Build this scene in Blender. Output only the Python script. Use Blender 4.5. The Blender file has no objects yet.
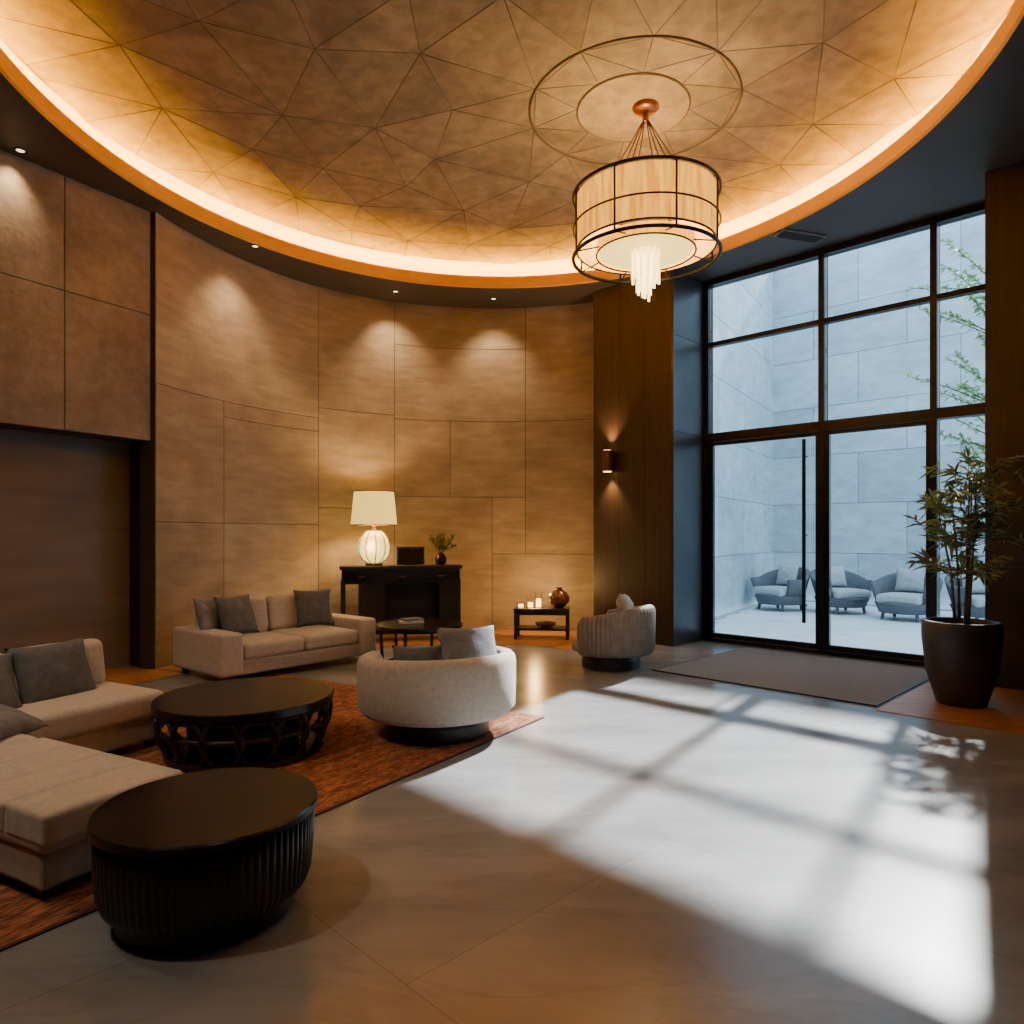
import bpy, bmesh, math, random
from mathutils import Vector, Matrix, noise
from mathutils.geometry import tessellate_polygon, delaunay_2d_cdt
random.seed(7)
pi=math.pi
scene=bpy.context.scene
F=700.0; HZ=535.0; EYE=1.5

# ------------------------------------------------------------ materials
def _nt(name):
    m=bpy.data.materials.new(name); m.use_nodes=True
    nt=m.node_tree; b=nt.nodes['Principled BSDF']
    return m,nt,b
def N(nt,t,**k):
    n=nt.nodes.new(t)
    for a,v in k.items():
        if a in n.inputs.keys(): n.inputs[a].default_value=v
        else: setattr(n,a,v)
    return n
def mat(name,c1,c2=None,rough=.5,metal=0,scale=(4,4,4),detail=6,bump=0,bscale=None,island=0,coat=0,rough2=None,sheen=0,spec=None,distort=0,fine=None,finek=.3):
    m,nt,b=_nt(name)
    b.inputs['Roughness'].default_value=rough
    b.inputs['Metallic'].default_value=metal
    if spec is not None: b.inputs['Specular IOR Level'].default_value=spec
    if coat: b.inputs['Coat Weight'].default_value=coat
    if sheen: b.inputs['Sheen Weight'].default_value=sheen
    if c2 is None: c2=tuple(x*.85 for x in c1)
    tc=N(nt,'ShaderNodeTexCoord'); mp=N(nt,'ShaderNodeMapping'); mp.inputs['Scale'].default_value=scale
    nt.links.new(tc.outputs['Object'],mp.inputs['Vector'])
    no=N(nt,'ShaderNodeTexNoise'); no.inputs['Scale'].default_value=1; no.inputs['Detail'].default_value=detail
    no.inputs['Distortion'].default_value=distort
    nt.links.new(mp.outputs[0],no.inputs['Vector'])
    cr=N(nt,'ShaderNodeValToRGB'); cr.color_ramp.elements[0].position=.32; cr.color_ramp.elements[1].position=.68
    cr.color_ramp.elements[0].color=(*c2,1); cr.color_ramp.elements[1].color=(*c1,1)
    nt.links.new(no.outputs['Fac'],cr.inputs[0])
    col=cr.outputs[0]
    if fine:
        mpf=N(nt,'ShaderNodeMapping'); mpf.inputs['Scale'].default_value=fine
        nt.links.new(tc.outputs['Object'],mpf.inputs['Vector'])
        nf=N(nt,'ShaderNodeTexNoise'); nf.inputs['Scale'].default_value=1; nf.inputs['Detail'].default_value=8; nf.inputs['Distortion'].default_value=.3
        nt.links.new(mpf.outputs[0],nf.inputs['Vector'])
        rf=N(nt,'ShaderNodeValToRGB'); rf.color_ramp.elements[0].position=.38; rf.color_ramp.elements[1].position=.62
        rf.color_ramp.elements[0].color=(1-finek,)*3+(1,); rf.color_ramp.elements[1].color=(1+finek*.4,)*3+(1,)
        nt.links.new(nf.outputs['Fac'],rf.inputs[0])
        mf=N(nt,'ShaderNodeMix'); mf.data_type='RGBA'; mf.blend_type='MULTIPLY'; mf.inputs['Factor'].default_value=1
        nt.links.new(col,mf.inputs[6]); nt.links.new(rf.outputs[0],mf.inputs[7]); col=mf.outputs[2]
    if island:
        g=N(nt,'ShaderNodeNewGeometry'); mr=N(nt,'ShaderNodeMapRange')
        mr.inputs['To Min'].default_value=1-island; mr.inputs['To Max'].default_value=1+island
        nt.links.new(g.outputs['Random Per Island'],mr.inputs['Value'])
        hs=N(nt,'ShaderNodeHueSaturation'); nt.links.new(mr.outputs[0],hs.inputs['Value']); nt.links.new(col,hs.inputs['Color'])
        col=hs.outputs[0]
    nt.links.new(col,b.inputs['Base Color'])
    if rough2 is not None:
        mr=N(nt,'ShaderNodeMapRange'); mr.inputs['To Min'].default_value=rough; mr.inputs['To Max'].default_value=rough2
        nt.links.new(no.outputs['Fac'],mr.inputs['Value']); nt.links.new(mr.outputs[0],b.inputs['Roughness'])
    if bump:
        src=no
        if bscale:
            mp2=N(nt,'ShaderNodeMapping'); mp2.inputs['Scale'].default_value=bscale
            nt.links.new(tc.outputs['Object'],mp2.inputs['Vector'])
            src=N(nt,'ShaderNodeTexNoise'); src.inputs['Scale'].default_value=1; src.inputs['Detail'].default_value=4
            nt.links.new(mp2.outputs[0],src.inputs['Vector'])
        bp=N(nt,'ShaderNodeBump'); bp.inputs['Strength'].default_value=bump; bp.inputs['Distance'].default_value=.02
        nt.links.new(src.outputs['Fac'],bp.inputs['Height']); nt.links.new(bp.outputs[0],b.inputs['Normal'])
    return m
def emat(name,col,strength,c2=None,scale=(60,60,60),base=None):
    m,nt,b=_nt(name)
    b.inputs['Base Color'].default_value=(*(base or [x*.8 for x in col]),1); b.inputs['Roughness'].default_value=.7
    b.inputs['Emission Strength'].default_value=strength
    b.inputs['Emission Color'].default_value=(*col,1)
    if c2:
        tc=N(nt,'ShaderNodeTexCoord'); mp=N(nt,'ShaderNodeMapping'); mp.inputs['Scale'].default_value=scale
        nt.links.new(tc.outputs['Object'],mp.inputs['Vector'])
        no=N(nt,'ShaderNodeTexNoise'); no.inputs['Scale'].default_value=1; no.inputs['Detail'].default_value=5
        nt.links.new(mp.outputs[0],no.inputs['Vector'])
        cr=N(nt,'ShaderNodeValToRGB'); cr.color_ramp.elements[0].position=.35; cr.color_ramp.elements[1].position=.65
        cr.color_ramp.elements[0].color=(*c2,1); cr.color_ramp.elements[1].color=(*col,1)
        nt.links.new(no.outputs['Fac'],cr.inputs[0]); nt.links.new(cr.outputs[0],b.inputs['Emission Color'])
    return m

STONE=mat('travertine_panel',(.40,.335,.265),(.29,.235,.18),rough=.75,scale=(1.6,1.6,2.2),detail=13,bump=.25,bscale=(22,22,30),island=.10,distort=.4,fine=(2.2,2.2,11),finek=.14)
STONE2=mat('concrete_panel',(.36,.315,.26),(.24,.205,.165),rough=.8,scale=(1.6,1.6,1.9),detail=13,bump=.3,bscale=(16,16,18),island=.06,distort=.4,fine=(9,9,10),finek=.14)
JOINT=mat('panel_joint',(.05,.037,.027),rough=.7)
DARKGAP=mat('dark_reveal',(.015,.012,.010),rough=.6)
RECESS=mat('recess_plaster',(.21,.185,.17),(.155,.138,.125),rough=.7,scale=(1,1,6),detail=8,bump=.15,bscale=(6,6,20))
WOODW=mat('dark_wood_cladding',(.032,.018,.012),(.016,.009,.006),rough=.5,scale=(16,16,.8),detail=8,bump=.1,island=.15,distort=1)
WOODF=mat('oak_floor',(.50,.23,.085),(.33,.14,.05),rough=.35,scale=(3,14,3),detail=8,distort=.6,bump=.05)
METAL=mat('black_bronze',(.022,.020,.020),(.013,.012,.012),rough=.35,metal=.6,scale=(10,10,10))
JAMB=mat('jamb_metal',(.06,.068,.08),(.04,.045,.055),rough=.3,metal=.5,scale=(2,2,2),island=.15)
CEIL=mat('ceiling_plaster',(.31,.255,.19),(.19,.155,.115),rough=.8,scale=(1.6,1.6,1.6),detail=15,bump=.5,bscale=(9,9,9),distort=1.0,island=.12,fine=(7,7,7),finek=.18)
CLINE=mat('ceiling_joint',(.13,.09,.055),rough=.7)
CRING=mat('ceiling_ring',(.10,.07,.045),rough=.7)
SOFF=mat('soffit_paint',(.075,.062,.054),(.06,.05,.044),rough=.6,scale=(1,1,1))
LIP=mat('cove_lip_glow_tint',(.85,.46,.045),(.78,.41,.04),rough=.45,scale=(2,2,2))  # orange of the reflected cove glow put into the lip colour
COVEP=mat('cove_paint_glow_tint',(.93,.62,.10),rough=.8)  # saturated amber: glow colour of the cove light put into the paint
BLACKT=mat('black_stained_wood',(.018,.016,.016),(.010,.009,.009),rough=.4,scale=(3,3,18),coat=.05)
BLACKTOP=mat('black_stone_top',(.013,.012,.012),(.008,.007,.007),rough=.22,scale=(6,6,6),spec=.3)
CREAM=mat('cream_boucle',(.56,.50,.425),(.46,.41,.345),rough=.9,scale=(30,30,30),bump=.2,bscale=(170,170,170),sheen=.2)
CREAMD=mat('beige_weave',(.44,.39,.33),(.36,.32,.27),rough=.9,scale=(25,25,25),bump=.2,bscale=(150,150,150),sheen=.2)
TAUPE=mat('taupe_velvet',(.26,.235,.21),(.19,.17,.15),rough=.8,scale=(10,10,10),sheen=.2)
GREYP=mat('grey_linen',(.13,.14,.155),(.09,.098,.11),rough=.9,scale=(20,20,20),bump=.3,bscale=(120,120,120))
GREYL=mat('silver_linen',(.24,.25,.27),(.13,.137,.15),rough=.85,scale=(5,24,5),bump=.4,bscale=(60,60,60))
PALE=mat('pale_linen',(.52,.50,.47),(.42,.40,.375),rough=.9,scale=(9,9,9),bump=.3,bscale=(80,80,80))
def rug_mat():
    m,nt,b=_nt('rust_rug'); b.inputs['Roughness'].default_value=1
    tc=N(nt,'ShaderNodeTexCoord')
    def nz(sc,det):
        mp=N(nt,'ShaderNodeMapping'); mp.inputs['Scale'].default_value=sc; nt.links.new(tc.outputs['Object'],mp.inputs['Vector'])
        n=N(nt,'ShaderNodeTexNoise'); n.inputs['Scale'].default_value=1; n.inputs['Detail'].default_value=det; nt.links.new(mp.outputs[0],n.inputs['Vector']); return n
    a=nz((16,80,1),5); c=nz((5,16,1),6)
    cr=N(nt,'ShaderNodeValToRGB'); e=cr.color_ramp.elements; e[0].position=.40; e[0].color=(.17,.058,.028,1); e[1].position=.60; e[1].color=(.55,.20,.08,1)
    nt.links.new(a.outputs['Fac'],cr.inputs[0])
    cr2=N(nt,'ShaderNodeValToRGB'); e=cr2.color_ramp.elements; e[0].position=.40; e[0].color=(.55,.52,.52,1); e[1].position=.60; e[1].color=(1,1,1,1)
    nt.links.new(c.outputs['Fac'],cr2.inputs[0])
    mx=N(nt,'ShaderNodeMix'); mx.data_type='RGBA'; mx.blend_type='MULTIPLY'; mx.inputs['Factor'].default_value=1
    nt.links.new(cr.outputs[0],mx.inputs[6]); nt.links.new(cr2.outputs[0],mx.inputs[7]); nt.links.new(mx.outputs[2],b.inputs['Base Color'])
    bp=N(nt,'ShaderNodeBump'); bp.inputs['Strength'].default_value=.7; bp.inputs['Distance'].default_value=.012
    nt.links.new(a.outputs['Fac'],bp.inputs['Height']); nt.links.new(bp.outputs[0],b.inputs['Normal']); return m
RUG=rug_mat()
MAT=mat('entrance_matting',(.28,.275,.27),(.16,.158,.155),rough=.95,scale=(40,180,40),bump=.6,bscale=(60,240,60))
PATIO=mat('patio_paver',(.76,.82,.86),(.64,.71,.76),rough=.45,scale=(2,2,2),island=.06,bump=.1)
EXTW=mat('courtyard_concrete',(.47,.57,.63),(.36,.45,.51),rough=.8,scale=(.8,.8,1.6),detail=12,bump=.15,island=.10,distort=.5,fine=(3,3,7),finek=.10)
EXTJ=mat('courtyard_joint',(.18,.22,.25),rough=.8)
PCH=mat('patio_wicker',(.12,.135,.16),(.08,.09,.11),rough=.8,scale=(30,30,60),bump=.4)
PCU=mat('patio_cushion',(.42,.46,.50),rough=.9,scale=(12,12,12))
POT=mat('charcoal_pot',(.035,.034,.034),(.022,.021,.021),rough=.5,scale=(5,5,5),bump=.1,bscale=(40,40,40))
SOIL=mat('soil',(.05,.035,.02),rough=1,bump=.8,bscale=(60,60,60))
LEAF=mat('leaf_green',(.26,.27,.09),(.13,.15,.05),rough=.5,scale=(6,6,6))
LEAF2=mat('tree_leaf',(.34,.50,.25),(.22,.36,.17),rough=.6,scale=(6,6,6))
BARK=mat('bark',(.14,.09,.05),rough=.9,bump=.5,scale=(20,20,5))
VASE=mat('amber_ceramic',(.28,.10,.035),(.14,.05,.02),rough=.2,scale=(8,8,8),coat=.5)
PAPER=mat('book_paper',(.75,.73,.68),rough=.8)
BRONZE=mat('warm_bronze',(.22,.09,.04),(.15,.06,.03),rough=.35,metal=.8,scale=(8,8,8))
VENTM=mat('vent_metal',(.20,.18,.16),rough=.5,metal=.2)
SHADE=emat('linen_shade_lit',(1,.46,.035),1.9,(.62,.22,.012),scale=(26,26,2.5),base=(.45,.3,.10))
DIFF=emat('diffuser_lit',(1,.70,.16),2.4,base=(.4,.3,.12))
CRYS=emat('crystal_lit',(1,.78,.30),3.8)
LSH=emat('table_lamp_shade',(1,.68,.14),1.5,base=(.6,.45,.2))
LGL=emat('lamp_globe',(1,.72,.18),2.2,base=(.6,.45,.2))
LED=emat('led_strip',(1,.50,.0),170)
BULB=emat('downlight_bulb',(1,.72,.42),3)
CAND=emat('candle_glow',(1,.58,.14),7)

def floor_mat():
    m,nt,b=_nt('polished_stone_floor')
    tc=N(nt,'ShaderNodeTexCoord')
    def noise_(sc,det,dis,rot=0):
        mp=N(nt,'ShaderNodeMapping'); mp.inputs['Scale'].default_value=sc; mp.inputs['Rotation'].default_value=(0,0,rot)
        nt.links.new(tc.outputs['Object'],mp.inputs['Vector'])
        n=N(nt,'ShaderNodeTexNoise'); n.inputs['Scale'].default_value=1; n.inputs['Detail'].default_value=det; n.inputs['Distortion'].default_value=dis
        nt.links.new(mp.outputs[0],n.inputs['Vector']); return n
    n1=noise_((.8,2.6,0),7,.4,.7); n3=noise_((.9,2.6,0),7,.7,.6)
    cr=N(nt,'ShaderNodeValToRGB'); cr.color_ramp.elements[0].position=.2; cr.color_ramp.elements[1].position=.8
    cr.color_ramp.elements[0].color=(.17,.173,.178,1); cr.color_ramp.elements[1].color=(.34,.345,.352,1)
    nt.links.new(n1.outputs['Fac'],cr.inputs[0])
    sb=N(nt,'ShaderNodeMath'); sb.operation='SUBTRACT'; sb.inputs[1].default_value=.5; nt.links.new(n3.outputs['Fac'],sb.inputs[0])
    ab=N(nt,'ShaderNodeMath'); ab.operation='ABSOLUTE'; nt.links.new(sb.outputs[0],ab.inputs[0])
    vr=N(nt,'ShaderNodeMapRange'); vr.inputs['From Max'].default_value=.03; vr.inputs['To Min'].default_value=.90; vr.inputs['To Max'].default_value=1
    nt.links.new(ab.outputs[0],vr.inputs['Value'])
    mv=N(nt,'ShaderNodeMix'); mv.data_type='RGBA'; mv.blend_type='MULTIPLY'; mv.inputs['Factor'].default_value=1
    nt.links.new(cr.outputs[0],mv.inputs[6]); nt.links.new(vr.outputs[0],mv.inputs[7])
    mp=N(nt,'ShaderNodeMapping'); mp.inputs['Rotation'].default_value=(0,0,math.radians(45)); mp.inputs['Location'].default_value=(.3,.2,.5)
    nt.links.new(tc.outputs['Object'],mp.inputs['Vector'])
    br=N(nt,'ShaderNodeTexBrick'); br.offset=0.5; br.inputs['Scale'].default_value=1
    br.inputs['Brick Width'].default_value=1.6; br.inputs['Row Height'].default_value=1.6; br.inputs['Mortar Size'].default_value=.003
    br.inputs['Color1'].default_value=(1,1,1,1); br.inputs['Color2'].default_value=(.94,.94,.94,1); br.inputs['Mortar'].default_value=(.72,.72,.72,1)
    nt.links.new(mp.outputs[0],br.inputs['Vector'])
    mx=N(nt,'ShaderNodeMix'); mx.data_type='RGBA'; mx.blend_type='MULTIPLY'; mx.inputs['Factor'].default_value=1
    nt.links.new(mv.outputs[2],mx.inputs[6]); nt.links.new(br.outputs['Color'],mx.inputs[7])
    nt.links.new(mx.outputs[2],b.inputs['Base Color'])
    b.inputs['Roughness'].default_value=.24
    return m
FLOOR=floor_mat()
def glass_mat():
    m=bpy.data.materials.new('window_glass'); m.use_nodes=True; nt=m.node_tree; nt.nodes.clear()
    o=N(nt,'ShaderNodeOutputMaterial'); t=N(nt,'ShaderNodeBsdfTransparent'); t.inputs[0].default_value=(.96,.985,1,1)
    g=N(nt,'ShaderNodeBsdfGlossy'); g.inputs['Roughness'].default_value=.02
    fr=N(nt,'ShaderNodeFresnel'); fr.inputs['IOR'].default_value=1.12
    mx=N(nt,'ShaderNodeMixShader'); nt.links.new(fr.outputs[0],mx.inputs[0]); nt.links.new(t.outputs[0],mx.inputs[1]); nt.links.new(g.outputs[0],mx.inputs[2])
    nt.links.new(mx.outputs[0],o.inputs[0]); return m
GLASS=glass_mat()

# ------------------------------------------------------------ mesh builder
class M:
    def __init__(s): s.bm=bmesh.new(); s.mats=[]
    def mi(s,m):
        if m not in s.mats: s.mats.append(m)
        return s.mats.index(m)
    def merge(s,t,m,mtx=None,smooth=False):
        if mtx is not None: bmesh.ops.transform(t,matrix=mtx,verts=t.verts)
        i=s.mi(m)
        for f in t.faces: f.material_index=i; f.smooth=smooth
        me=bpy.data.meshes.new('tmp'); t.to_mesh(me); t.free()
        s.bm.from_mesh(me); bpy.data.meshes.remove(me)
    def raw(s,vs,fs,m,mtx=None,smooth=False):
        t=bmesh.new(); v=[t.verts.new(p) for p in vs]
        for f in fs:
            try: t.faces.new([v[i] for i in f])
            except ValueError: pass
        bmesh.ops.recalc_face_normals(t,faces=t.faces)
        s.merge(t,m,mtx,smooth)
    def box(s,size,loc,m,rot=(0,0,0),bev=0,seg=2):
        t=bmesh.new(); bmesh.ops.create_cube(t,size=1)
        bmesh.ops.scale(t,vec=size,verts=t.verts)
        if bev: bmesh.ops.bevel(t,geom=t.edges[:]+t.verts[:],offset=bev,segments=seg,affect='EDGES',profile=.5)
        s.merge(t,m,Matrix.Translation(loc)@_rot(rot),smooth=False)
    def cushion(s,size,loc,m,rot=(0,0,0),r=.06,crown=.02,cuts=13):
        t=bmesh.new(); bmesh.ops.create_cube(t,size=2)
        bmesh.ops.subdivide_edges(t,edges=t.edges[:],cuts=cuts,use_grid_fill=True)
        h=Vector(size)/2; r=min(r,min(h)*.98)
        for v in t.verts:
            p=Vector([math.copysign(abs(c)**.5,c)*h[i] for i,c in enumerate(v.co)])
            q=Vector([max(-(h[i]-r),min(h[i]-r,p[i])) for i in range(3)])
            d=p-q
            if d.length>1e-6: p=q+d.normalized()*r
            k=(1-(p.x/h.x)**2)*(1-(p.y/h.y)**2)
            if p.z>0: p.z+=crown*k
            v.co=p
        s.merge(t,m,Matrix.Translation(loc)@_rot(rot),smooth=True)
    def pillow(s,w,h,th,loc,m,rot=(0,0,0),n=14,seed=0):
        vs=[];fs=[]
        for side in (1,-1):
            for j in range(n+1):
                for i in range(n+1):
                    u=-1+2*i/n; v=-1+2*j/n
                    k=max(0,(1-u*u)*(1-v*v))**.42
                    x=w/2*u*(1-.09*(1-v*v)); y=h/2*v*(1-.09*(1-u*u))
                    wr=.012*noise.noise(Vector((u*2.2+seed*3,v*2.2,side*2)))*k
                    vs.append((x,y,side*th/2*k+wr*1.5))
        o=(n+1)**2
        for j in range(n):
            for i in range(n):
                a=j*(n+1)+i; fs.append((a,a+1,a+n+2,a+n+1)); fs.append((o+a,o+a+n+1,o+a+n+2,o+a+1))
        t=bmesh.new(); V=[t.verts.new(p) for p in vs]
        for f in fs: t.faces.new([V[i] for i in f])
        bmesh.ops.remove_doubles(t,verts=t.verts,dist=.0005)
        s.merge(t,m,Matrix.Translation(loc)@_rot(rot),smooth=True)
    def lathe(s,prof,m,loc=(0,0,0),seg=48,smooth=True,rib=0,nrib=0,cap=True,rot=(0,0,0)):
        vs=[];fs=[]
        for (r,z) in prof:
            for i in range(seg):
                a=2*pi*i/seg
                rr=r+(rib*(abs(math.sin(a*nrib/2))-1) if rib else 0)
                vs.append((rr*math.cos(a),rr*math.sin(a),z))
        n=len(prof)
        for j in range(n-1):
            for i in range(seg):
                k=(i+1)%seg; fs.append((j*seg+i,j*seg+k,(j+1)*seg+k,(j+1)*seg+i))
        if cap:
            fs.append(tuple(range(seg))); fs.append(tuple((n-1)*seg+i for i in range(seg)))
        s.raw(vs,fs,m,Matrix.Translation(loc)@_rot(rot),smooth)
    def cyl(s,r,z0,z1,m,loc=(0,0),seg=32,bev=0):
        b=bev
        pr=[(r-b,z0),(r,z0+b),(r,z1-b),(r-b,z1)] if b else [(r,z0),(r,z1)]
        s.lathe(pr,m,(loc[0],loc[1],0),seg,smooth=False)
    def tube(s,pts,r,m,seg=8,closed=False,r2=None):
        pts=[Vector(p) for p in pts]; n=len(pts); vs=[];fs=[]
        for i,p in enumerate(pts):
            if closed: d=pts[(i+1)%n]-pts[i-1]
            else: d=pts[min(i+1,n-1)]-pts[max(i-1,0)]
            d.normalize()
            up=Vector((0,0,1)) if abs(d.z)<.9 else Vector((1,0,0))
            x=d.cross(up).normalized(); y=x.cross(d)
            rr=r if r2 is None else r+(r2-r)*i/max(1,n-1)
            for k in range(seg):
                a=2*pi*k/seg; vs.append(p+x*rr*math.cos(a)+y*rr*math.sin(a))
        L=n if closed else n-1
        for i in range(L):
            j=(i+1)%n
            for k in range(seg):
                l=(k+1)%seg; fs.append((i*seg+k,i*seg+l,j*seg+l,j*seg+k))
        if not closed: fs.append(tuple(range(seg))); fs.append(tuple((n-1)*seg+k for k in range(seg)))
        s.raw(vs,fs,m,None,True)
    def ring(s,R,z,r,m,c=(0,0),seg=64,tseg=8):
        s.tube([(c[0]+R*math.cos(2*pi*i/seg),c[1]+R*math.sin(2*pi*i/seg),z) for i in range(seg)],r,m,tseg,closed=True)
    def done(s,name,loc=(0,0,0),rz=0):
        me=bpy.data.meshes.new(name); s.bm.to_mesh(me); s.bm.free()
        for m in s.mats: me.materials.append(m)
        o=bpy.data.objects.new(name,me); scene.collection.objects.link(o)
        o.location=loc; o.rotation_euler=(0,0,rz)
        return o
def _rot(r):
    return Matrix.Rotation(r[2],4,'Z')@Matrix.Rotation(r[1],4,'Y')@Matrix.Rotation(r[0],4,'X')
def light(kind,name,loc,energy,col,parent=None,target=None,**k):
    d=bpy.data.lights.new(name,kind); d.energy=energy; d.color=col
    for a,v in k.items(): setattr(d,a,v)
    o=bpy.data.objects.new(name,d); scene.collection.objects.link(o); o.location=loc
    if target is not None:
        o.rotation_euler=(Vector(target)-Vector(loc)).to_track_quat('-Z','Y').to_euler()
    if parent is not None:
        bpy.context.view_layer.update(); o.parent=parent; o.matrix_parent_inverse=parent.matrix_world.inverted()
    return o

# ------------------------------------------------------------ window frame coords
P0=Vector((2.77,10.0,0)); D=Vector((.70711,-.70711,0)); NN=Vector((-.70711,-.70711,0))
def W(a,b,z=0): 
    p=P0+D*a+NN*b; return (p.x,p.y,z)
RW=math.atan2(D.y,D.x)
def wbox(m,a0,a1,b0,b1,z0,z1,mt,bev=0):
    c=W((a0+a1)/2,(b0+b1)/2,(z0+z1)/2)
    m.box((a1-a0,b1-b0,z1-z0),c,mt,rot=(0,0,RW),bev=bev)
HC=5.1

# ------------------------------------------------------------ curved wall
ctrl=[(-3.97,7.80),(-3.84,8.35),(-3.47,9.25),(-2.80,10.15),(-1.74,10.84),(-.5,11.12),(.4,11.06),(1.2,10.85),(1.75,10.5)]
def catmull(P,n=16):
    out=[]; Q=[P[0]]+P+[P[-1]]
    for i in range(len(P)-1):
        p0,p1,p2,p3=[Vector(q) for q in Q[i:i+4]]
        for k in range(n):
            t=k/n; out.append(.5*((2*p1)+(p2-p0)*t+(2*p0-5*p1+4*p2-p3)*t*t+(3*p1-p0-3*p2+p3)*t**3))
    out.append(Vector(P[-1])); return out
CV=catmull(ctrl)
S=[0]
for i in range(1,len(CV)): S.append(S[-1]+(CV[i]-CV[i-1]).length)
def at(s):
    s=max(0,min(S[-1],s))
    for i in range(1,len(S)):
        if S[i]>=s:
            t=(s-S[i-1])/(S[i]-S[i-1]); p=CV[i-1].lerp(CV[i],t); d=(CV[i]-CV[i-1]).normalized(); return p,Vector((d.y,-d.x))
def s_of_u(u):
    best=None
    for k in range(401):
        s=S[-1]*k/400; p,_=at(s); e=abs(512+F*p.x/p.y-u)
        if best is None or e<best[0]: best=(e,s)
    return best[1]
def curved_slab(m,s0,s1,z0,z1,off0,off1,mt,step=.12):
    n=max(2,int((s1-s0)/step)); vs=[];fs=[]
    for i in range(n+1):
        p,nn=at(s0+(s1-s0)*i/n)
        a=p+nn*off1; b=p+nn*off0
        vs+=[(a.x,a.y,z0),(a.x,a.y,z1),(b.x,b.y,z1),(b.x,b.y,z0)]
    for i in range(n):
        o=i*4
        for k in range(4):
            l=(k+1)%4; fs.append((o+k,o+l,o+4+l,o+4+k))
    fs.append((0,1,2,3)); fs.append((n*4,n*4+1,n*4+2,n*4+3))
    m.raw(vs,fs,mt)
w=M()
curved_slab(w,0,S[-1],0,HC+.1,-.2,-.012,JOINT)
g=.0045
sE=S[-1]
us=lambda u: s_of_u(u)
A=[0,us(224),us(318),us(395),us(450),us(492),us(526),sE]
panels=[(A[0],A[2],3.2,HC),(A[0],A[1],1.65,3.2),(A[1],A[2],1.65,3.0),(A[1],A[2],3.0,3.2),(A[0],A[1],0,1.65),(A[1],A[2],0,1.65),
 (A[2],A[3],3.35,HC),(A[2],A[3],1.9,3.35),(A[2],A[3],0,1.9),
 (A[3],A[6],4.45,HC),(A[3],A[6],3.3,4.45),(A[6],A[7],3.3,HC),
 (A[3],A[4],2.1,3.3),(A[4],A[6],2.1,3.3),(A[6],A[7],1.2,3.3),(A[3],A[5],0,2.1),(A[5],A[6],1.2,2.1),(A[5],A[7],0,1.2)]
for (a,b,z0,z1) in panels:
    curved_slab(w,a+g,b-g,z0+(g if z0>0 else 0),z1-(g if z1<HC else -.05),-.012,0,STONE)
w.done('wall_back')

w=M()
def seg_box(m,p,q,back,front,z0,z1,mt,bev=0):
    p=Vector(p);q=Vector(q); d=(q-p); L=d.length; d.normalize(); nrm=Vector((d.y,-d.x))
    c=(p+q)/2+nrm*(back+front)/2
    m.box((L,abs(front-back),z1-z0),(c.x,c.y,(z0+z1)/2),mt,rot=(0,0,math.atan2(d.y,d.x)),bev=bev)
LA=Vector((-5.75,4.90)); LB=Vector((-4.03,7.84))
dl=(LB-LA).normalized(); nl=Vector((dl.y,-dl.x)); LL=(LB-LA).length
seg_box(w,LB-dl*.02,LB+dl*.20,-.75,-.05,0,HC+.05,DARKGAP)
def LP(s): return LA+dl*s
ss=LL-.03
xs=[0,.6,1.6,2.47,ss]
for i in range(len(xs)-1):
    for (z0,z1) in ((2.55,3.95),(3.95,HC)):
        seg_box(w,LP(xs[i]+g),LP(xs[i+1]-g),-.04,0.02,z0+g,z1-(g if z1<HC else -.04),STONE2,bev=.003)
seg_box(w,LP(0),LP(ss),-.42,-.025,2.553,HC+.05,JOINT)
seg_box(w,LP(-.3),LP(LL-.02),-.75,-.40,0,HC+.1,RECESS)
seg_box(w,LP(-.5),LP(0),-.75,.02,0,HC+.1,RECESS)
w.done('wall_left')
RC2=mat('rear_plaster',(.14,.12,.108),(.11,.095,.085),rough=.8)
w=M()
w.box((.2,7.4,5.2),(-5.9,1.6,2.6),RC2)
w.done('wall_side')
w=M(); w.box((13,.2,5.2),(.4,-2.1,2.6),RC2); w.done('wall_front')
w=M(); w.box((.2,7.6,5.2),(6.75,1.6,2.6),WOODW); w.done('wall_right')

w=M()
wbox(w,-1.33,-.03,-.05,.82,0,HC+.03,DARKGAP)
xs=[-1.33,-.9,-.46,-.03]
for i in range(3): wbox(w,xs[i]+.003,xs[i+1]-.003,.82,.85,0,HC+.02,WOODW)
wbox(w,-1.36,-1.33,.30,.85,0,HC+.02,WOODW)
zs=[0,2.9,4.2,HC+.02]
for i in range(3): wbox(w,-.03,0,.0,.85,zs[i]+.004,zs[i+1]-.004,JAMB)
w.done('wall_entry_pier')
w=M()
wbox(w,3.56,7,-.1,.77,0,HC+.03,DARKGAP)
xs=[3.52,4.0,4.5,5.0,5.5,6.1]
for i in range(5): wbox(w,xs[i]+.003,xs[i+1]-.003,.77,.80,0,HC+.02,WOODW)
wbox(w,3.52,3.56,-.1,.80,0,HC+.02,WOODW)
w.done('wall_column')

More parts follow.
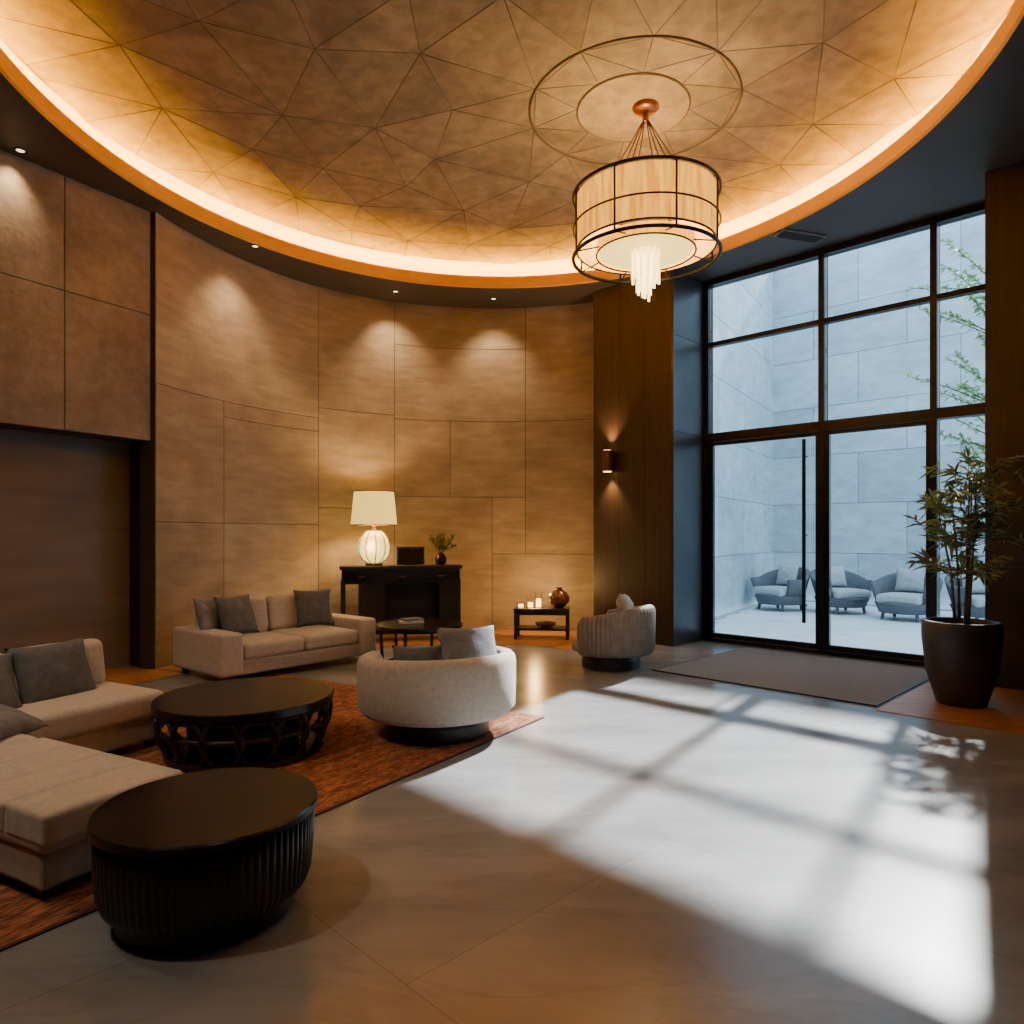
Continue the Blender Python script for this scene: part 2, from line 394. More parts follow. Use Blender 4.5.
# ------------------------------------------------------------ window & doors
w=M()
for a in (.04,1.64,2.885,3.47): wbox(w,a-.035,a+.035,-.07,.07,0,HC+.01,METAL)
wbox(w,0,3.5,-.08,.08,2.81,2.93,METAL)
wbox(w,0,3.5,-.05,.05,4.16,4.22,METAL)
wbox(w,0,3.5,-.07,.07,5.02,HC+.01,METAL)
wbox(w,0,3.5,-.07,.07,0,.05,METAL)
for (a0,a1) in ((.075,1.605),(1.675,2.85),(2.92,3.435)):
    wbox(w,a0,a1,-.006,.006,2.93,4.16,GLASS); wbox(w,a0,a1,-.006,.006,4.22,5.02,GLASS)
wbox(w,2.92,3.435,-.006,.006,.05,2.81,GLASS)
w.done('window_1')
def door(name,a0,a1,hand):
    w=M(); t=.045
    wbox(w,a0,a0+t,-.03,.03,.055,2.805,METAL); wbox(w,a1-t,a1,-.03,.03,.055,2.805,METAL)
    wbox(w,a0+t,a1-t,-.03,.03,.055,.12,METAL); wbox(w,a0+t,a1-t,-.03,.03,2.76,2.805,METAL)
    wbox(w,a0+t,a1-t,-.006,.006,.12,2.76,GLASS)
    if hand is not None:
        wbox(w,hand-.02,hand+.02,.085,.12,.38,2.72,METAL,bev=.006)
        for z in (.6,1.5,2.5): wbox(w,hand-.01,hand+.01,.02,.1,z-.012,z+.012,METAL)
    w.done(name)
door('door_1',.08,1.60,1.44); door('door_2',1.68,2.845,None)

# ------------------------------------------------------------ floors
w=M()
room=[(-6,-2.2),(6.9,-2.2),(6.9,5.6),(2.9,10.1),(1.9,11.3),(-.5,11.4),(-2.2,11.1),(-3.4,10.3),(-4.3,8.9),(-5,7.5),(-6.3,5.8)]
w.raw([(x,y,0) for x,y in room]+[(x,y,-.1) for x,y in room],[tuple(range(len(room))),tuple(range(len(room),2*len(room)))],FLOOR)
w.done('floor')
w=M(); vs=[];fs=[]; n=60
for i in range(n+1):
    s=S[-1]*i/n; p,nn=at(s); wd=1.25+.45*max(0,(i/n-.35))/.65
    q=p+nn*wd; vs+=[(p.x,p.y,.004),(q.x,q.y,.004)]
for i in range(n): fs.append((2*i,2*i+1,2*i+3,2*i+2))
w.raw(vs,fs,WOODF)
q0=LP(0)-nl*.4; q1=LP(LL)-nl*.4; q2=LP(LL)+nl*.6; q3=LP(0)+nl*.6
w.raw([(q.x,q.y,.003) for q in (q0,q1,q2,q3)],[(0,1,2,3)],WOODF)
w.done('wood_floor_border')
w=M(); wbox(w,3.08,6.0,.0,2.6,0,.006,WOODF); w.done('wood_floor_entry')
w=M(); wbox(w,.75,3.03,.28,2.45,0,.012,MAT)
wbox(w,.735,3.045,.265,.28,0,.014,METAL);wbox(w,.735,3.045,2.45,2.465,0,.014,METAL);wbox(w,.735,.75,.28,2.45,0,.014,METAL);wbox(w,3.03,3.045,.28,2.45,0,.014,METAL)
w.done('entrance_mat')
R0=Vector((.25,5.75)); rx=Vector((-.547,-.837)); ry=Vector((-.837,.547))
RT=.008
w=M(); w.box((5.0,3.5,RT),(0,0,RT/2),RUG)
RE=mat('rug_edge',(.10,.035,.02),rough=1)
for k in range(2): w.box((5.0,.02,RT),(0,(-1.76,1.76)[k],RT/2),RE)
c=R0+rx*2.5+ry*1.75
w.done('rug',(c.x,c.y,0),math.atan2(rx.y,rx.x))

# ------------------------------------------------------------ ceiling
CC=Vector((-.15,6.1)); RXo,RYo=3.88,4.12
def ell(r,i,n): 
    a=2*pi*i/n; return (CC.x+(RXo+r)*math.cos(a),CC.y+(RYo+r)*math.sin(a))
w=M(); NS=128
outer=[(-6,-2.2),(6.9,-2.2),(6.9,5.8),(2.85,10.02),(1.9,11.15),(1.0,11.2),(-.5,11.3),(-2.0,11.05),(-3.2,10.3),(-4.0,9.2),(-4.6,8.1),(-5.1,7.8),(-6.5,5.6)]
inner=[ell(0,i,NS) for i in range(NS)]
tri=tessellate_polygon([[Vector((x,y,0)) for x,y in outer],[Vector((x,y,0)) for x,y in reversed(inner)]])
allp=outer+list(reversed(inner))
w.raw([(x,y,HC) for x,y in allp],tri,SOFF)
tri2=tessellate_polygon([[Vector((x,y,0)) for x,y in outer],[Vector((*ell(.4,i,NS),0)) for i in reversed(range(NS))]])
w.raw([(x,y,HC+.1) for x,y in outer+[ell(.4,i,NS) for i in reversed(range(NS))]],tri2,SOFF)
def band(m,r0,z0,r1,z1,mt):
    vs=[(*ell(r0,i,NS),z0) for i in range(NS)]+[(*ell(r1,i,NS),z1) for i in range(NS)]
    m.raw(vs,[(i,(i+1)%NS,NS+(i+1)%NS,NS+i) for i in range(NS)],mt,smooth=True)
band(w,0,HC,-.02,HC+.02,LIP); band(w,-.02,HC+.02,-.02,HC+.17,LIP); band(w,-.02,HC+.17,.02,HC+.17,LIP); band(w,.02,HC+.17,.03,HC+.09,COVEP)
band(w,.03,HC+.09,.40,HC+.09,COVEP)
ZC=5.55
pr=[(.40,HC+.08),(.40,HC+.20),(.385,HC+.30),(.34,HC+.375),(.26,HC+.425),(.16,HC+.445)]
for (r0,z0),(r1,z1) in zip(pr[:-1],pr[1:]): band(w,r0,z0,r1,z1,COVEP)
rim=[(*ell(.42,i,NS),ZC+.12) for i in range(NS)]
w.raw(rim,[tuple(range(NS))],SOFF)
band(w,.40,HC+.08,.42,ZC+.12,SOFF)
w.done('ceiling')
w=M(); band(w,.22,HC+.105,.28,HC+.105,LED); w.done('cove_light')
CH=Vector((1.26,6.6)); RC=Vector((1.15,6.66))
pts=[(RC.x,RC.y)]
for i in range(8): a=2*pi*i/8; pts.append((RC.x+.53*math.cos(a),RC.y+.53*math.sin(a)))
for i in range(10): a=2*pi*(i+.5)/10; pts.append((RC.x+.98*math.cos(a),RC.y+.98*math.sin(a)))
NB=36
bnd=[ell(.39,i,NB) for i in range(NB)]
tries=0
while tries<5000:
    tries+=1
    a=random.random()*2*pi; r=math.sqrt(random.random())
    p=(CC.x+3.95*r*math.cos(a),CC.y+4.2*r*math.sin(a))
    if math.hypot(p[0]-RC.x,p[1]-RC.y)<1.45: continue
    if all(math.hypot(p[0]-q[0],p[1]-q[1])>.70 for q in pts[1:]+bnd): pts.append(p)
pts+=bnd
res=delaunay_2d_cdt([Vector(p) for p in pts],[],[],0,1e-5)
V2,E2_,F2=res[0],res[1],res[2]
w=M(); V3=[]
for v in V2:
    d=math.hypot(v.x-RC.x,v.y-RC.y)
    V3.append(Vector((v.x,v.y,ZC+(0 if d<1.1 else random.uniform(-.022,.022)))))
vs=[];fs=[]
for f in F2:
    o=len(vs); vs+=[V3[i] for i in f]; fs.append(tuple(range(o,o+len(f))))
w.raw(vs,fs,CEIL)
for e in E2_:
    a,b=V3[e[0]],V3[e[1]]
    if (a.xy-RC).length<.3 or (b.xy-RC).length<.3: continue
    w.tube([a,b],.0042,CLINE,4)
w.ring(.98,ZC-.003,.011,CRING,c=RC); w.ring(.53,ZC-.003,.007,CRING,c=RC)
w.lathe([(.52,ZC-.012),(.52,ZC-.001)],CEIL,loc=(RC.x,RC.y,0),seg=64,smooth=False)
w.done('ceiling_medallion')

vp=((800-512)/F*2520/300,2520/300)
w=M()
w.box((.62,.2,.02),(0,0,-.012),VENTM,bev=.004)
for i in range(6): w.box((.56,.012,.012),(0,-.07+.028*i,-.026),DARKGAP)
w.done('ceiling_vent',(vp[0],vp[1],HC),math.radians(18))

def downlight_or_fill(x,y,tgt,en=110,z=HC,ang=90,col=(1,.68,.36)):
    w=M(); w.lathe([(.055,-.008),(.055,0),(.04,0),(.04,-.008)],METAL,seg=24,cap=False,smooth=False)
    w.lathe([(.034,-.003),(.034,-.001)],BULB,seg=24,smooth=False)
    o=w.done('downlight_or_fill',(x,y,z-.001))
    light('SPOT','lamp',(x,y,z-.03),en,col,parent=o,target=tgt,spot_size=math.radians(ang),spot_blend=1,shadow_soft_size=.05)
for (x,y,tx,ty,en) in ((-4.60,6.55,-4.85,6.5,60),(-3.20,8.72,-3.62,8.95,85),(-1.72,10.34,-1.85,10.8,105),(-.28,10.66,-.3,11.05,105),(-4.9,5.2,-5.3,5.0,50)):
    downlight_or_fill(x,y,(tx,ty,3.6),en)
for (x,y,en) in ((-3.0,1.55,190),(-4.35,3.3,210),(0.0,1.2,30)):  # added fill spots with fixtures, out of view, to brighten the lounge
    downlight_or_fill(x,y,(x+1.2,y+1.9,0),en,z=HC,ang=95,col=(1,.82,.62))

# ------------------------------------------------------------ chandelier
w=M(); zt=4.70; zb=4.12; R=.68
w.lathe([(.02,ZC-.06),(.10,ZC-.055),(.125,ZC-.03),(.125,ZC-.012)],BRONZE,seg=32)
w.lathe([(.02,ZC-.16),(.03,ZC-.15),(.03,ZC-.06),(.02,ZC-.05)],BRONZE,seg=16)
for i in range(8):
    a=2*pi*i/8+.2
    w.tube([(.02*math.cos(a),.02*math.sin(a),ZC-.14),(.42*math.cos(a),.42*math.sin(a),zt+.0)],.006,BRONZE,6)
    w.tube([(R*math.cos(a),R*math.sin(a),zt),(R*1.0*math.cos(a),R*1.0*math.sin(a),zb)],.010,METAL,6)
    w.tube([(R*math.cos(a),R*math.sin(a),zt),(.0,.0,zt)],.008,METAL,6)
    w.tube([(R*math.cos(a),R*math.sin(a),zb),(.46*math.cos(a),.46*math.sin(a),zb+.06)],.007,METAL,6)
w.ring(R,zt,.015,METAL); w.ring(R,zb,.018,METAL); w.ring(R,zb+.28,.009,METAL); w.ring(.42,zt,.01,METAL)
w.lathe([(R-.03,zt-.01),(R-.03,zb+.08)],SHADE,seg=96,cap=False)
w.lathe([(R-.045,zb+.08),(R-.045,zt-.01)],SHADE,seg=96,cap=False)
w.ring(R-.035,zb+.08,.010,METAL)
w.lathe([(.46,zb+.14),(.46,zb+.03)],SHADE,seg=64,cap=False)
w.ring(.46,zb+.03,.009,METAL)
w.lathe([(.44,zb+.05),(.44,zb+.055)],DIFF,seg=48,smooth=False)
for ringr,cnt,L in ((.03,4,.46),(.08,8,.38),(.125,12,.30)):
    for i in range(cnt):
        a=2*pi*i/cnt; x=ringr*math.cos(a); y=ringr*math.sin(a); l=L*random.uniform(.85,1.05)
        w.tube([(x,y,zb+.05),(x,y,zb+.05-l)],.012,CRYS,6)
ch=w.done('chandelier',(CH.x,CH.y,0))
light('POINT','bulb_up',(CH.x,CH.y,zt-.12),150,(1,.62,.22),parent=ch,shadow_soft_size=.12)
light('POINT','bulb_down',(CH.x,CH.y,zb-.6),10,(1,.68,.32),parent=ch,shadow_soft_size=.1)

# ------------------------------------------------------------ sconce
w=M()
w.box((.12,.03,.24),(0,-.015,0),METAL,bev=.004)
w.lathe([(.075,-.15),(.075,.15)],BRONZE,loc=(0,-.11,0),seg=32,cap=False,smooth=True)
w.lathe([(.068,-.15),(.068,.15)],BRONZE,loc=(0,-.11,0),seg=32,cap=False,smooth=True)
w.lathe([(.06,-.155),(.06,.155)],CAND,loc=(0,-.11,0),seg=24,smooth=False)
sp=W(-1.02,.855,2.56)
sc=w.done('wall_sconce',sp,RW)
for dz,nm in ((.19,'lamp_up'),(-.19,'lamp_down')):
    p=W(-1.02,.94,2.56+dz); light('SPOT',nm,p,(130 if dz>0 else 110),(1,.55,.2),parent=sc,target=(p[0]+.02,p[1]+.02,p[2]+dz*10),spot_size=math.radians(85),spot_blend=1,shadow_soft_size=.03)

# ------------------------------------------------------------ sofas
def leg_blocks(w,pts,h=.06,m=BLACKT):
    for x,y in pts: w.box((.06,.06,h),(x,y,h/2),m)
w=M(); L=1.95; dp=1.05
w.box((L-.02,dp-.02,.15),(0,0,.145),CREAMD,bev=.02)
for sx in (-1,1): w.cushion((.25,dp,.42),(sx*(L/2-.125),0,.29),CREAM,r=.03,crown=0)
w.cushion((L-.46,.22,.46),(0,dp/2-.11,.47),CREAM,r=.05,crown=0)
for sx in (-1,1):
    w.cushion((.72,.80,.17),(sx*.365,-.12,.30),CREAM,r=.05,crown=.02)
    w.cushion((.71,.16,.42),(sx*.365,.27,.58),CREAM,rot=(-.16,0,0),r=.07,crown=0)
w.pillow(.50,.46,.17,(-.50,.03,.62),GREYP,rot=(pi/2-.35,0,.25),seed=1)
w.pillow(.46,.44,.16,(-.72,.16,.62),GREYL,rot=(pi/2-.3,0,.5),seed=2)
w.pillow(.46,.46,.16,(.50,.06,.62),GREYP,rot=(pi/2-.32,0,-.3),seed=3)
leg_blocks(w,[(sx*(L/2-.1),sy*.42) for sx in (-1,1) for sy in (-1,1)],.08)
w.done('sofa',(-2.65,7.98,RT),math.radians(50.3))
w=M()
def sect(x0,x1,y0,y1,zb,zt,m,r=.05,crown=.01):
    w.cushion((x1-x0,y1-y0,zt-zb),((x0+x1)/2,(y0+y1)/2,(zb+zt)/2),m,r=r,crown=crown)
w.box((1.03,.9,.17),(-.54,.47,.135),CREAMD,bev=.02)
w.box((.60,2.45,.17),(-1.36,-.31,.135),CREAMD,bev=.02)
sect(-1.04,0,0,.78,.20,.39,CREAM); 
yy=[-1.58,-1.29,-1.0,-.71,-.42]
sect(-1.675,-1.055,-1.57,-.43,.20,.365,CREAM,r=.04,crown=0)
for i in range(4): sect(-1.68,-1.05,yy[i]-.004,yy[i+1]+.004,.24,.38,CREAM,r=.025,crown=.004)
sect(-1.68,-1.05,-.41,.78,.20,.38,CREAM)
w.cushion((1.66,.20,.52),(-.86,.86,.40),CREAM,r=.05,crown=0)
w.cushion((.62,.17,.36),(-.36,.70,.54),CREAM,rot=(-.15,0,0),r=.07,crown=0)
w.cushion((.62,.17,.36),(-1.02,.70,.54),CREAM,rot=(-.15,0,0),r=.07,crown=0)
w.pillow(.56,.44,.19,(-.50,.50,.55),GREYP,rot=(pi/2-.4,0,.12),seed=4)
w.pillow(.48,.42,.16,(-1.0,.44,.54),GREYP,rot=(pi/2-.5,0,-.1),seed=5)
w.pillow(.46,.44,.17,(-1.18,-.08,.45),GREYL,rot=(.3,.1,.5),seed=6)
w.pillow(.44,.42,.16,(-1.35,.22,.48),GREYP,rot=(.6,.1,-.2),seed=8)
leg_blocks(w,[(-.08,.08),(-.08,.85),(-1.0,.1),(-1.6,-1.45),(-1.14,-1.45),(-1.6,.85),(-1.14,-.1)],.06)
w.done('sectional_sofa',(-2.46,5.0,RT),math.radians(61.9))

# ------------------------------------------------------------ tables
w=M()
w.lathe([(.30,0),(.335,.01),(.335,.11),(.30,.12)],BLACKT,seg=64,smooth=False)
w.lathe([(.34,.085),(.385,.095),(.400,.14),(.408,.25),(.41,.39)],BLACKT,seg=480,rib=.008,nrib=80)
w.lathe([(.40,.385),(.425,.39),(.425,.415),(.418,.422)],BLACKTOP,seg=96,smooth=False)
w.done('drum_side_table',(-1.225,2.83,0))
w=M(); Rt=.59
w.lathe([(Rt-.03,.325),(Rt,.335),(Rt,.38),(Rt-.008,.386)],BLACKTOP,seg=96,smooth=False)
w.lathe([(.50,.0),(.52,.01),(.52,.045),(.50,.05)],BLACKT,seg=64,smooth=False)
w.ring(.545,.20,.018,BLACKT,seg=72); w.ring(.555,.315,.018,BLACKT,seg=72)
for i in range(32):
    a=2*pi*i/32
    prf=[]
    for k in range(9):
        t=k/8; r=.50+.07*math.sin(t*pi*.62); aa=a+(.13*math.sin(t*pi) if i%2 else -.13*math.sin(t*pi))
        prf.append((r*math.cos(aa),r*math.sin(aa),.04+.29*t))
    w.tube(prf,.016,BLACKT,6)
w.lathe([(.36,.05),(.40,.32)],BLACKT,seg=48)
w.done('coffee_table',(-1.85,4.87,RT))
w=M()
w.lathe([(.47,.43),(.50,.44),(.50,.47),(.49,.475)],BLACKTOP,seg=72,smooth=False)
w.ring(.42,.02,.014,METAL); w.ring(.44,.42,.012,METAL)
for i in range(6):
    a=2*pi*i/6+.3; w.tube([(.42*math.cos(a),.42*math.sin(a),.02),(.44*math.cos(a),.44*math.sin(a),.43)],.018,METAL,8)
w.box((.26,.19,.03),(-.1,.02,.492),PAPER,rot=(0,0,.4),bev=.003)
w.box((.22,.16,.025),(-.09,.02,.52),GREYL,rot=(0,0,.7),bev=.003)
w.done('occasional_table',(-1.07,8.08,.006))

# ------------------------------------------------------------ barrel chairs
def barrel(name,loc,ang,R,hb,ha,mo,mi,ribs=False,arc=140,zlo=.17,seath=.40,pill=(),z0=0):
    w=M(); th=.13; n=240 if ribs else 96; vs=[];fs=[]
    for i in range(n+1):
        b=-arc+2*arc*i/n
        br=math.radians(b); ca=(1+math.cos(br*180/arc))/2
        top=ha+(hb-ha)*(ca**.8)
        e=min(1,(arc-abs(b))/9.0); top=seath+.02+(top-seath-.02)*math.sqrt(max(0,1-(1-e)**2))
        dx,dy=math.sin(br),-math.cos(br)
        ro=R-(.016*(1-abs(math.sin(i*pi/6))) if ribs else 0)
        ring=[(ro-.04,zlo),(ro-.005,zlo+.04),(ro,(zlo+top)/2)]
        cz=top-th/2; cr=R-th/2
        for k in range(7):
            t=pi*k/6; ring.append((cr+(ro-cr)*math.cos(t) if k<3 else cr+th/2*math.cos(t),cz+th/2*math.sin(t)))
        ring.append((R-th,zlo+.1))
        for (r,z) in ring: vs.append((r*dx,r*dy,max(z,zlo)))
        m_=len(ring)
    for i in range(n):
        for k in range(m_):
            l=(k+1)%m_; fs.append((i*m_+k,i*m_+l,(i+1)*m_+l,(i+1)*m_+k))
    fs.append(tuple(range(m_))); fs.append(tuple(n*m_+k for k in range(m_)))
    w.raw(vs,fs,mo,None,True)
    w.lathe([(R-.12,zlo),(R-.05,zlo+.03),(R-.045,seath-.14),(R-.06,seath-.13)],mo,seg=64)
    w.lathe([(R-.20,seath-.13),(R-.14,seath-.11),(R-.13,seath-.03),(R-.18,seath),(R-.35,seath+.02),(.02,seath+.025)],mi,seg=64,loc=(0,.03,0))
    w.lathe([(R*.58,.012),(R*.66,.02),(R*.66,.10),(R*.62,zlo+.03)],BLACKT,seg=64,smooth=False)
    w.cyl(R*.66,0,.02,BLACKT,seg=64)
    for (x,y,z,s_,m,rot,sd) in pill: w.pillow(s_,s_*.86,.18,(x,y,z),m,rot=rot,seed=sd)
    return w.done(name,(loc[0],loc[1],z0),ang)
barrel('barrel_armchair',(-.57,5.35),math.radians(25),.60,.63,.58,CREAM,CREAMD,
   pill=((.18,-.24,.58,.56,GREYL,(pi/2-.35,0.06,.30),11),(-.20,-.14,.52,.38,GREYP,(pi/2-.3,.0,-.35),12)),z0=RT+.002)
barrel('barrel_armchair',(1.13,8.0),math.radians(62),.50,.72,.60,TAUPE,CREAMD,ribs=True,arc=120,
   pill=((.05,-.16,.66,.42,PALE,(pi/2-.25,.1,.2),13),))

# ------------------------------------------------------------ console
w=M(); L=1.72; dp=.42; Hh=1.06
w.box((L,dp,.05),(0,0,Hh-.025),BLACKT,bev=.006)
w.box((L-.06,dp-.04,.20),(0,0,Hh-.15),BLACKT,bev=.004)
for i in range(3):
    w.box((.52,.02,.15),(-.55+.55*i,-dp/2+.012,Hh-.15),BLACKTOP,bev=.006)
    w.box((.10,.02,.012),(-.55+.55*i,-dp/2-.005,Hh-.15),BRONZE,bev=.003)
for x in (-L/2+.05,L/2-.05,-.56):
    for y in (-dp/2+.05,dp/2-.05): w.box((.06,.06,Hh-.2),(x,y,(Hh-.2)/2),BLACKT,bev=.004)
w.box((.30,dp-.05,.70),(-.40,0,.46),BLACKT,bev=.004)
w.box((.26,dp-.05,.70),(.66,0,.46),BLACKT,bev=.004)
w.box((1.36,dp-.05,.05),(.13,0,.12),BLACKT,bev=.004)
w.box((1.3,.02,.72),(.13,dp/2-.04,.46),BLACKT)
w.box((.24,dp-.06,.03),(-.69,0,.14),BLACKT)
cx,cy=-1.60,10.08; ca=math.radians(15)
w.done('console_cabinet',(cx,cy,.005),ca)
def onc(x,y=0): return (cx+x*math.cos(ca)-y*math.sin(ca),cy+x*math.sin(ca)+y*math.cos(ca),Hh+.006)
w=M()
w.lathe([(.11,0),(.12,.01),(.12,.03),(.08,.04)],BRONZE,seg=32)
gp=[(.09,.04),(.17,.09),(.215,.17),(.225,.27),(.20,.38),(.14,.46),(.09,.49)]
w.lathe(gp,LGL,seg=48)
for i in range(10):
    a=2*pi*i/10; w.tube([((r+.004)*math.cos(a),(r+.004)*math.sin(a),z) for r,z in gp],.008,BRONZE,5)
w.lathe([(.03,.49),(.03,.60)],BRONZE,seg=12)
w.lathe([(.325,.58),(.28,1.05)],LSH,seg=64,cap=False)
w.lathe([(.318,.58),(.273,1.05)],LSH,seg=64,cap=False)
w.ring(.325,.58,.006,BRONZE); w.ring(.28,1.05,.006,BRONZE)
lp=onc(-.38,.02)
lo=w.done('table_lamp',lp)
light('POINT','bulb',(lp[0],lp[1],lp[2]+.82),80,(1,.62,.24),parent=lo,shadow_soft_size=.08)
light('POINT','globe_glow',(lp[0]+.0,lp[1]-.3,lp[2]+.28),12,(1,.64,.3),parent=lo,shadow_soft_size=.1)
w=M()
w.box((.40,.05,.26),(0,0,.135),BLACKT,rot=(-.1,0,0),bev=.01); w.box((.34,.02,.20),(0,-.03,.135),BLACKTOP,rot=(-.1,0,0)); w.box((.2,.14,.02),(0,.03,.01),BLACKT)
w.done('picture_frame',onc(.14,.02),ca)
def leafy(w,base,tips,leaf_len,leaf_w,count,m,spread=.5,thin=.004):
    vs=[];fs=[]
    for tip in tips:
        b=Vector(base); t=Vector(tip); mid=(b+t)/2+Vector((random.uniform(-.06,.06),random.uniform(-.06,.06),.08*(t-b).length))
        path=[b.lerp(mid,k/4).lerp(mid.lerp(t,k/4),k/4) for k in range(5)]
        w.tube(path,thin,BARK,5,r2=thin*.4)
        for c in range(count):
            q=.3+.7*(c+random.random())/count
            k=min(3,int(q*4)); p=path[k].lerp(path[k+1],q*4-k)
            d=(t-b).normalized()*.6+Vector((random.gauss(0,1),random.gauss(0,1),random.gauss(.05,.6)))*spread
            d.normalize(); sd=d.cross(Vector((random.gauss(0,.3),random.gauss(0,.3),1))).normalized()
            l=leaf_len*random.uniform(.6,1.15); droop=Vector((0,0,-.25*l))
            o=len(vs)
            vs+=[p,p+d*l*.4+sd*leaf_w/2,p+d*l+droop,p+d*l*.4-sd*leaf_w/2]
            fs+=[(o,o+1,o+2),(o,o+2,o+3)]
    w.raw(vs,fs,m)
w=M()
w.lathe([(.05,0),(.08,.03),(.085,.10),(.05,.15),(.04,.17)],BLACKTOP,seg=24)
leafy(w,(0,0,.15),[(random.uniform(-.24,.24),random.uniform(-.12,.12),random.uniform(.28,.48)) for _ in range(18)],.10,.028,14,LEAF)
w.done('potted_herb',onc(.58,.0))

TX,TY=.44,10.2
w=M()
w.box((.80,.42,.04),(0,0,.42),BLACKT,bev=.006); w.box((.74,.38,.03),(0,0,.14),BLACKT,bev=.004)
for x in (-.37,.37):
    for y in (-.18,.18): w.box((.045,.045,.40),(x,y,.20),BLACKT)
w.box((.74,.36,.06),(0,0,.375),BLACKT)
w.done('low_display_table',(TX,TY,.005),math.radians(-6))
def ont(x,y=0,z=.446):
    a=math.radians(-6); return (TX+x*math.cos(a)-y*math.sin(a),TY+x*math.sin(a)+y*math.cos(a),z)
w=M(); w.lathe([(.05,0),(.10,.02),(.15,.08),(.16,.15),(.12,.22),(.05,.26),(.05,.28),(.07,.29)],VASE,seg=40); w.done('ceramic_vase',ont(.24,.02))
for i,(x,h) in enumerate(((-.17,.13),(-.055,.22),(-.31,.08))):
    w=M(); w.lathe([(.045,0),(.05,.01),(.05,h)],GLASS,seg=24,cap=False); w.cyl(.036,.003,h*.55,CAND,seg=20); w.cyl(.052,.0,.004,BRONZE,seg=20)
    o=w.done('candle_holder',ont(x,-.02+.05*(i%2)))
p=ont(-.12,.2,.76); light('POINT','flame',p,32,(1,.55,.18),parent=o,shadow_soft_size=.05)
w=M(); w.lathe([(.05,0),(.13,.02),(.16,.06),(.15,.065),(.12,.03)],VASE,seg=32); w.done('bowl',ont(.05,0,.163))

# ------------------------------------------------------------ potted tree
w=M(); 
k=.92
w.lathe([(r*k,z*.97) for r,z in [(.20,0),(.215,.02),(.30,.30),(.335,.60),(.335,.72),(.32,.755),(.29,.755),(.285,.70)]],POT,seg=64,cap=False)
w.lathe([(.02,.0),(.184,.0)],POT,seg=64,cap=False)
w.lathe([(.01,.69),(.264,.68)],SOIL,seg=48,cap=False)
random.seed(21)
for i in range(5):
    a=2*pi*i/5+random.random(); b=(.05*math.cos(a),.05*math.sin(a),.68)
    hgt=random.uniform(1.6,2.1); q=(.14*math.cos(a)-.03,.16*math.sin(a),hgt)
    mid=(.08*math.cos(a),.08*math.sin(a),1.15)
    w.tube([b,mid,q],.014,BARK,6,r2=.006)
    for z in (1.15,1.4,1.6,1.8,2.0):
        if z>hgt+.1: continue
        t=(z-.7)/(hgt-.7); c=Vector(b).lerp(Vector(q),min(1,t))
        tips=[tuple(c+Vector((random.uniform(-.32,.28),random.uniform(-.34,.34),random.uniform(.0,.26)))) for _ in range(4)]
        leafy(w,tuple(c),tips,.15,.026,16,LEAF,spread=.5,thin=.004)
w.done('potted_bamboo',(3.98,6.2,.007))

# ------------------------------------------------------------ courtyard
w=M()
def garden_a(b):
    t=(-b-.27)/ (0.7071*(3.8+5.85)); return -.79-1.45*t+.03
nj=7
for j in range(nj):
    b1=-.14-.96*j; b0=b1-.955
    a=garden_a(b1)+.05
    aa=-2.4
    while aa<10.2:
        lo_=max(aa,a); hi=aa+1.2
        if hi-lo_>.05: wbox(w,lo_+.003,hi-.003,b0+.003,b1-.003,-.06,-.01,PATIO)
        aa+=1.2
pl=[W(-.6,-.13),W(10.6,-.13),W(10.6,-6.95),W(garden_a(-6.95)+.06,-6.95)]
w.raw([(p[0],p[1],-.03) for p in pl],[(0,1,2,3)],PATIO)
w.done('patio_paving')
HW=7.9
def ext_wall(name,p,q,nx,zs):
    p=Vector(p);q=Vector(q); w=M(); d=(q-p)/nx
    for i in range(nx):
        for k in range(len(zs)-1):
            off=.5 if (k%2) else 0
            s0=p+d*(i+off); s1=p+d*(i+1+off)
            if i==nx-1 and off: s1=p+d*(i+1)
            dn=d.normalized()
            seg_box(w,s0+dn*.006,s1-dn*.006,-.03,0,zs[k]+.006,zs[k+1]-.006,EXTW)
            if i==0 and off: seg_box(w,p,p+d*.5-dn*.006,-.03,0,zs[k]+.006,zs[k+1]-.006,EXTW)
    seg_box(w,p,q,-.3,-.015,-.1,zs[-1],EXTJ)
    return w.done(name)
ZS=[0,1.1,2.2,3.3,4.4,5.5,6.6,HW]
ext_wall('wall_garden',(2.40,10.75),(6.2,16.6),4,ZS)
ext_wall('wall_courtyard',(6.18,16.62),(13.0,9.8),5,ZS)
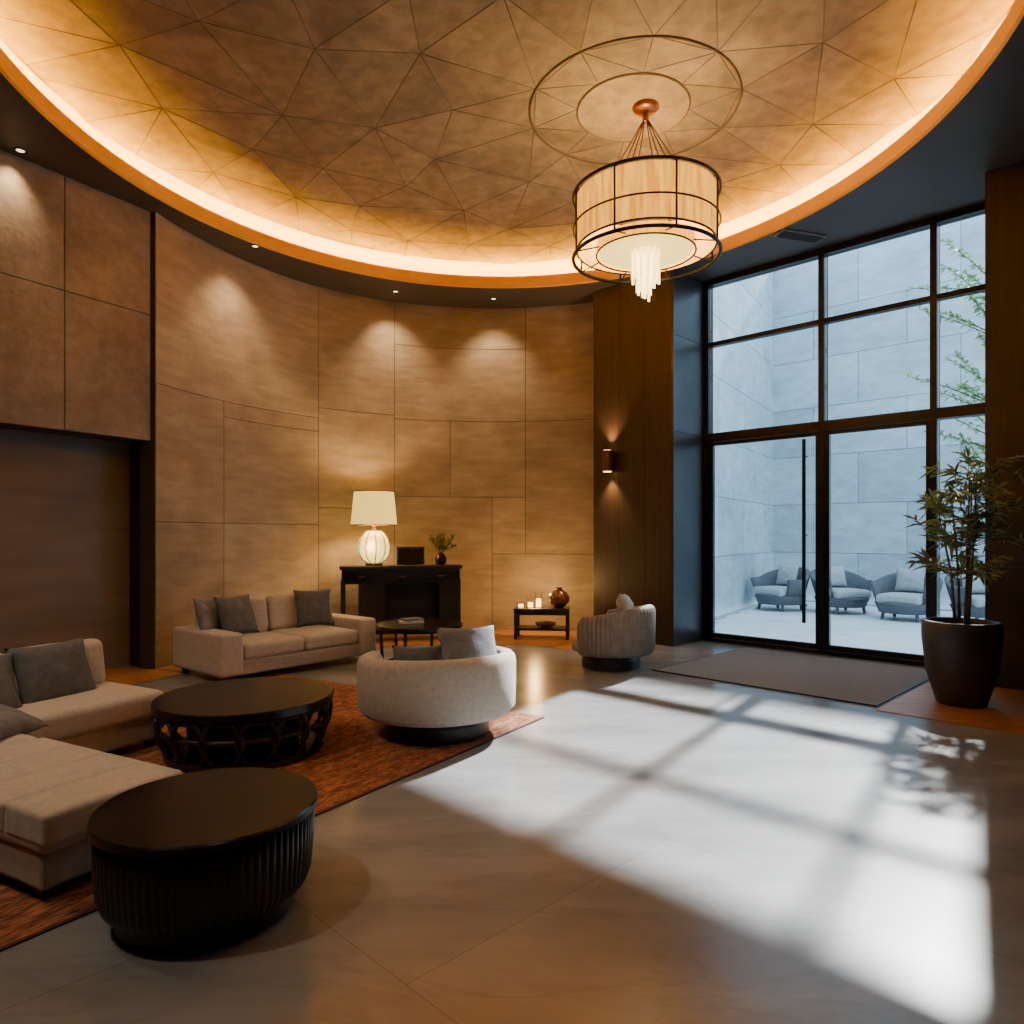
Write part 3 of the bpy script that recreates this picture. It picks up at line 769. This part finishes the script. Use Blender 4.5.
def patio_chair(loc,ang):
    w=M(); R=.52; n=40; vs=[];fs=[]
    for i in range(n+1):
        b=math.radians(-125+250*i/n); t=.62+.22*max(0,math.cos(b))
        dx,dy=math.sin(b),-math.cos(b)
        for (r,z) in ((R*.80,.13),(R*1.10,t),(R*1.10-.04,t+.02),(R*1.10-.09,t),(R*.68,.20)): vs.append((r*dx,r*dy,z))
    for i in range(n):
        for k in range(5): l=(k+1)%5; fs.append((i*5+k,i*5+l,(i+1)*5+l,(i+1)*5+k))
    fs.append((0,1,2,3,4)); fs.append(tuple(n*5+k for k in range(5)))
    w.raw(vs,fs,PCH,None,True)
    w.lathe([(R*.6,.12),(R*.82,.13),(R*.95,.30),(R*.85,.32)],PCH,seg=40)
    w.cushion((.72,.74,.16),(0,.05,.38),PCU,r=.06,crown=.02)
    w.pillow(.50,.44,.17,(0,-.22,.70),PCU,rot=(pi/2+.25,0,0))
    for sx in (-1,1):
        for sy in (-1,1): w.tube([(sx*.27,sy*.27,.16),(sx*.29,sy*.29,0.01)],.03,PCH,8)
    w.done('patio_armchair',(*loc,-.008),ang)
for loc,a in (((5.40,14.1),2.1),((6.40,13.6),3.3),((7.0,12.45),2.3),((8.05,11.95),3.1),((8.9,10.9),2.3)): patio_chair(loc,a)
w=M(); random.seed(5)
w.tube([(0,0,0.0),(.05,.05,1.5),(-.1,.1,3.0),(-.2,.05,4.6)],.08,BARK,8,r2=.03)
for i in range(44):
    z=random.uniform(2.4,5.8); a=random.random()*2*pi; r=random.uniform(.5,1.4)
    tip=(-.3+r*math.cos(a),.05+r*math.sin(a),z+random.uniform(.1,.6))
    leafy(w,(-.15,.08,z-.3),[tip],.13,.06,44,LEAF2,spread=1.1,thin=.012)
w.done('courtyard_tree',(8.0,11.15,0))

# ------------------------------------------------------------ sun & sky
sd=Vector((-.57,-.82,-.765)).normalized()
light('SUN','sun',(8,14,12),26,(1,.97,.93),target=tuple(Vector((8,14,12))+sd),angle=math.radians(1.7))
wd=bpy.data.worlds.new('World'); scene.world=wd; wd.use_nodes=True
bg=wd.node_tree.nodes['Background']; bg.inputs[0].default_value=(.62,.83,1,1); bg.inputs[1].default_value=3.7

# ------------------------------------------------------------ camera
cam=bpy.data.cameras.new('camera'); co=bpy.data.objects.new('camera',cam); scene.collection.objects.link(co)
co.location=(0,0,EYE); co.rotation_euler=(pi/2,0,0)
cam.sensor_width=36; cam.lens=F/1024*36; cam.shift_y=(HZ-512)/1024; cam.clip_start=.05
scene.camera=co
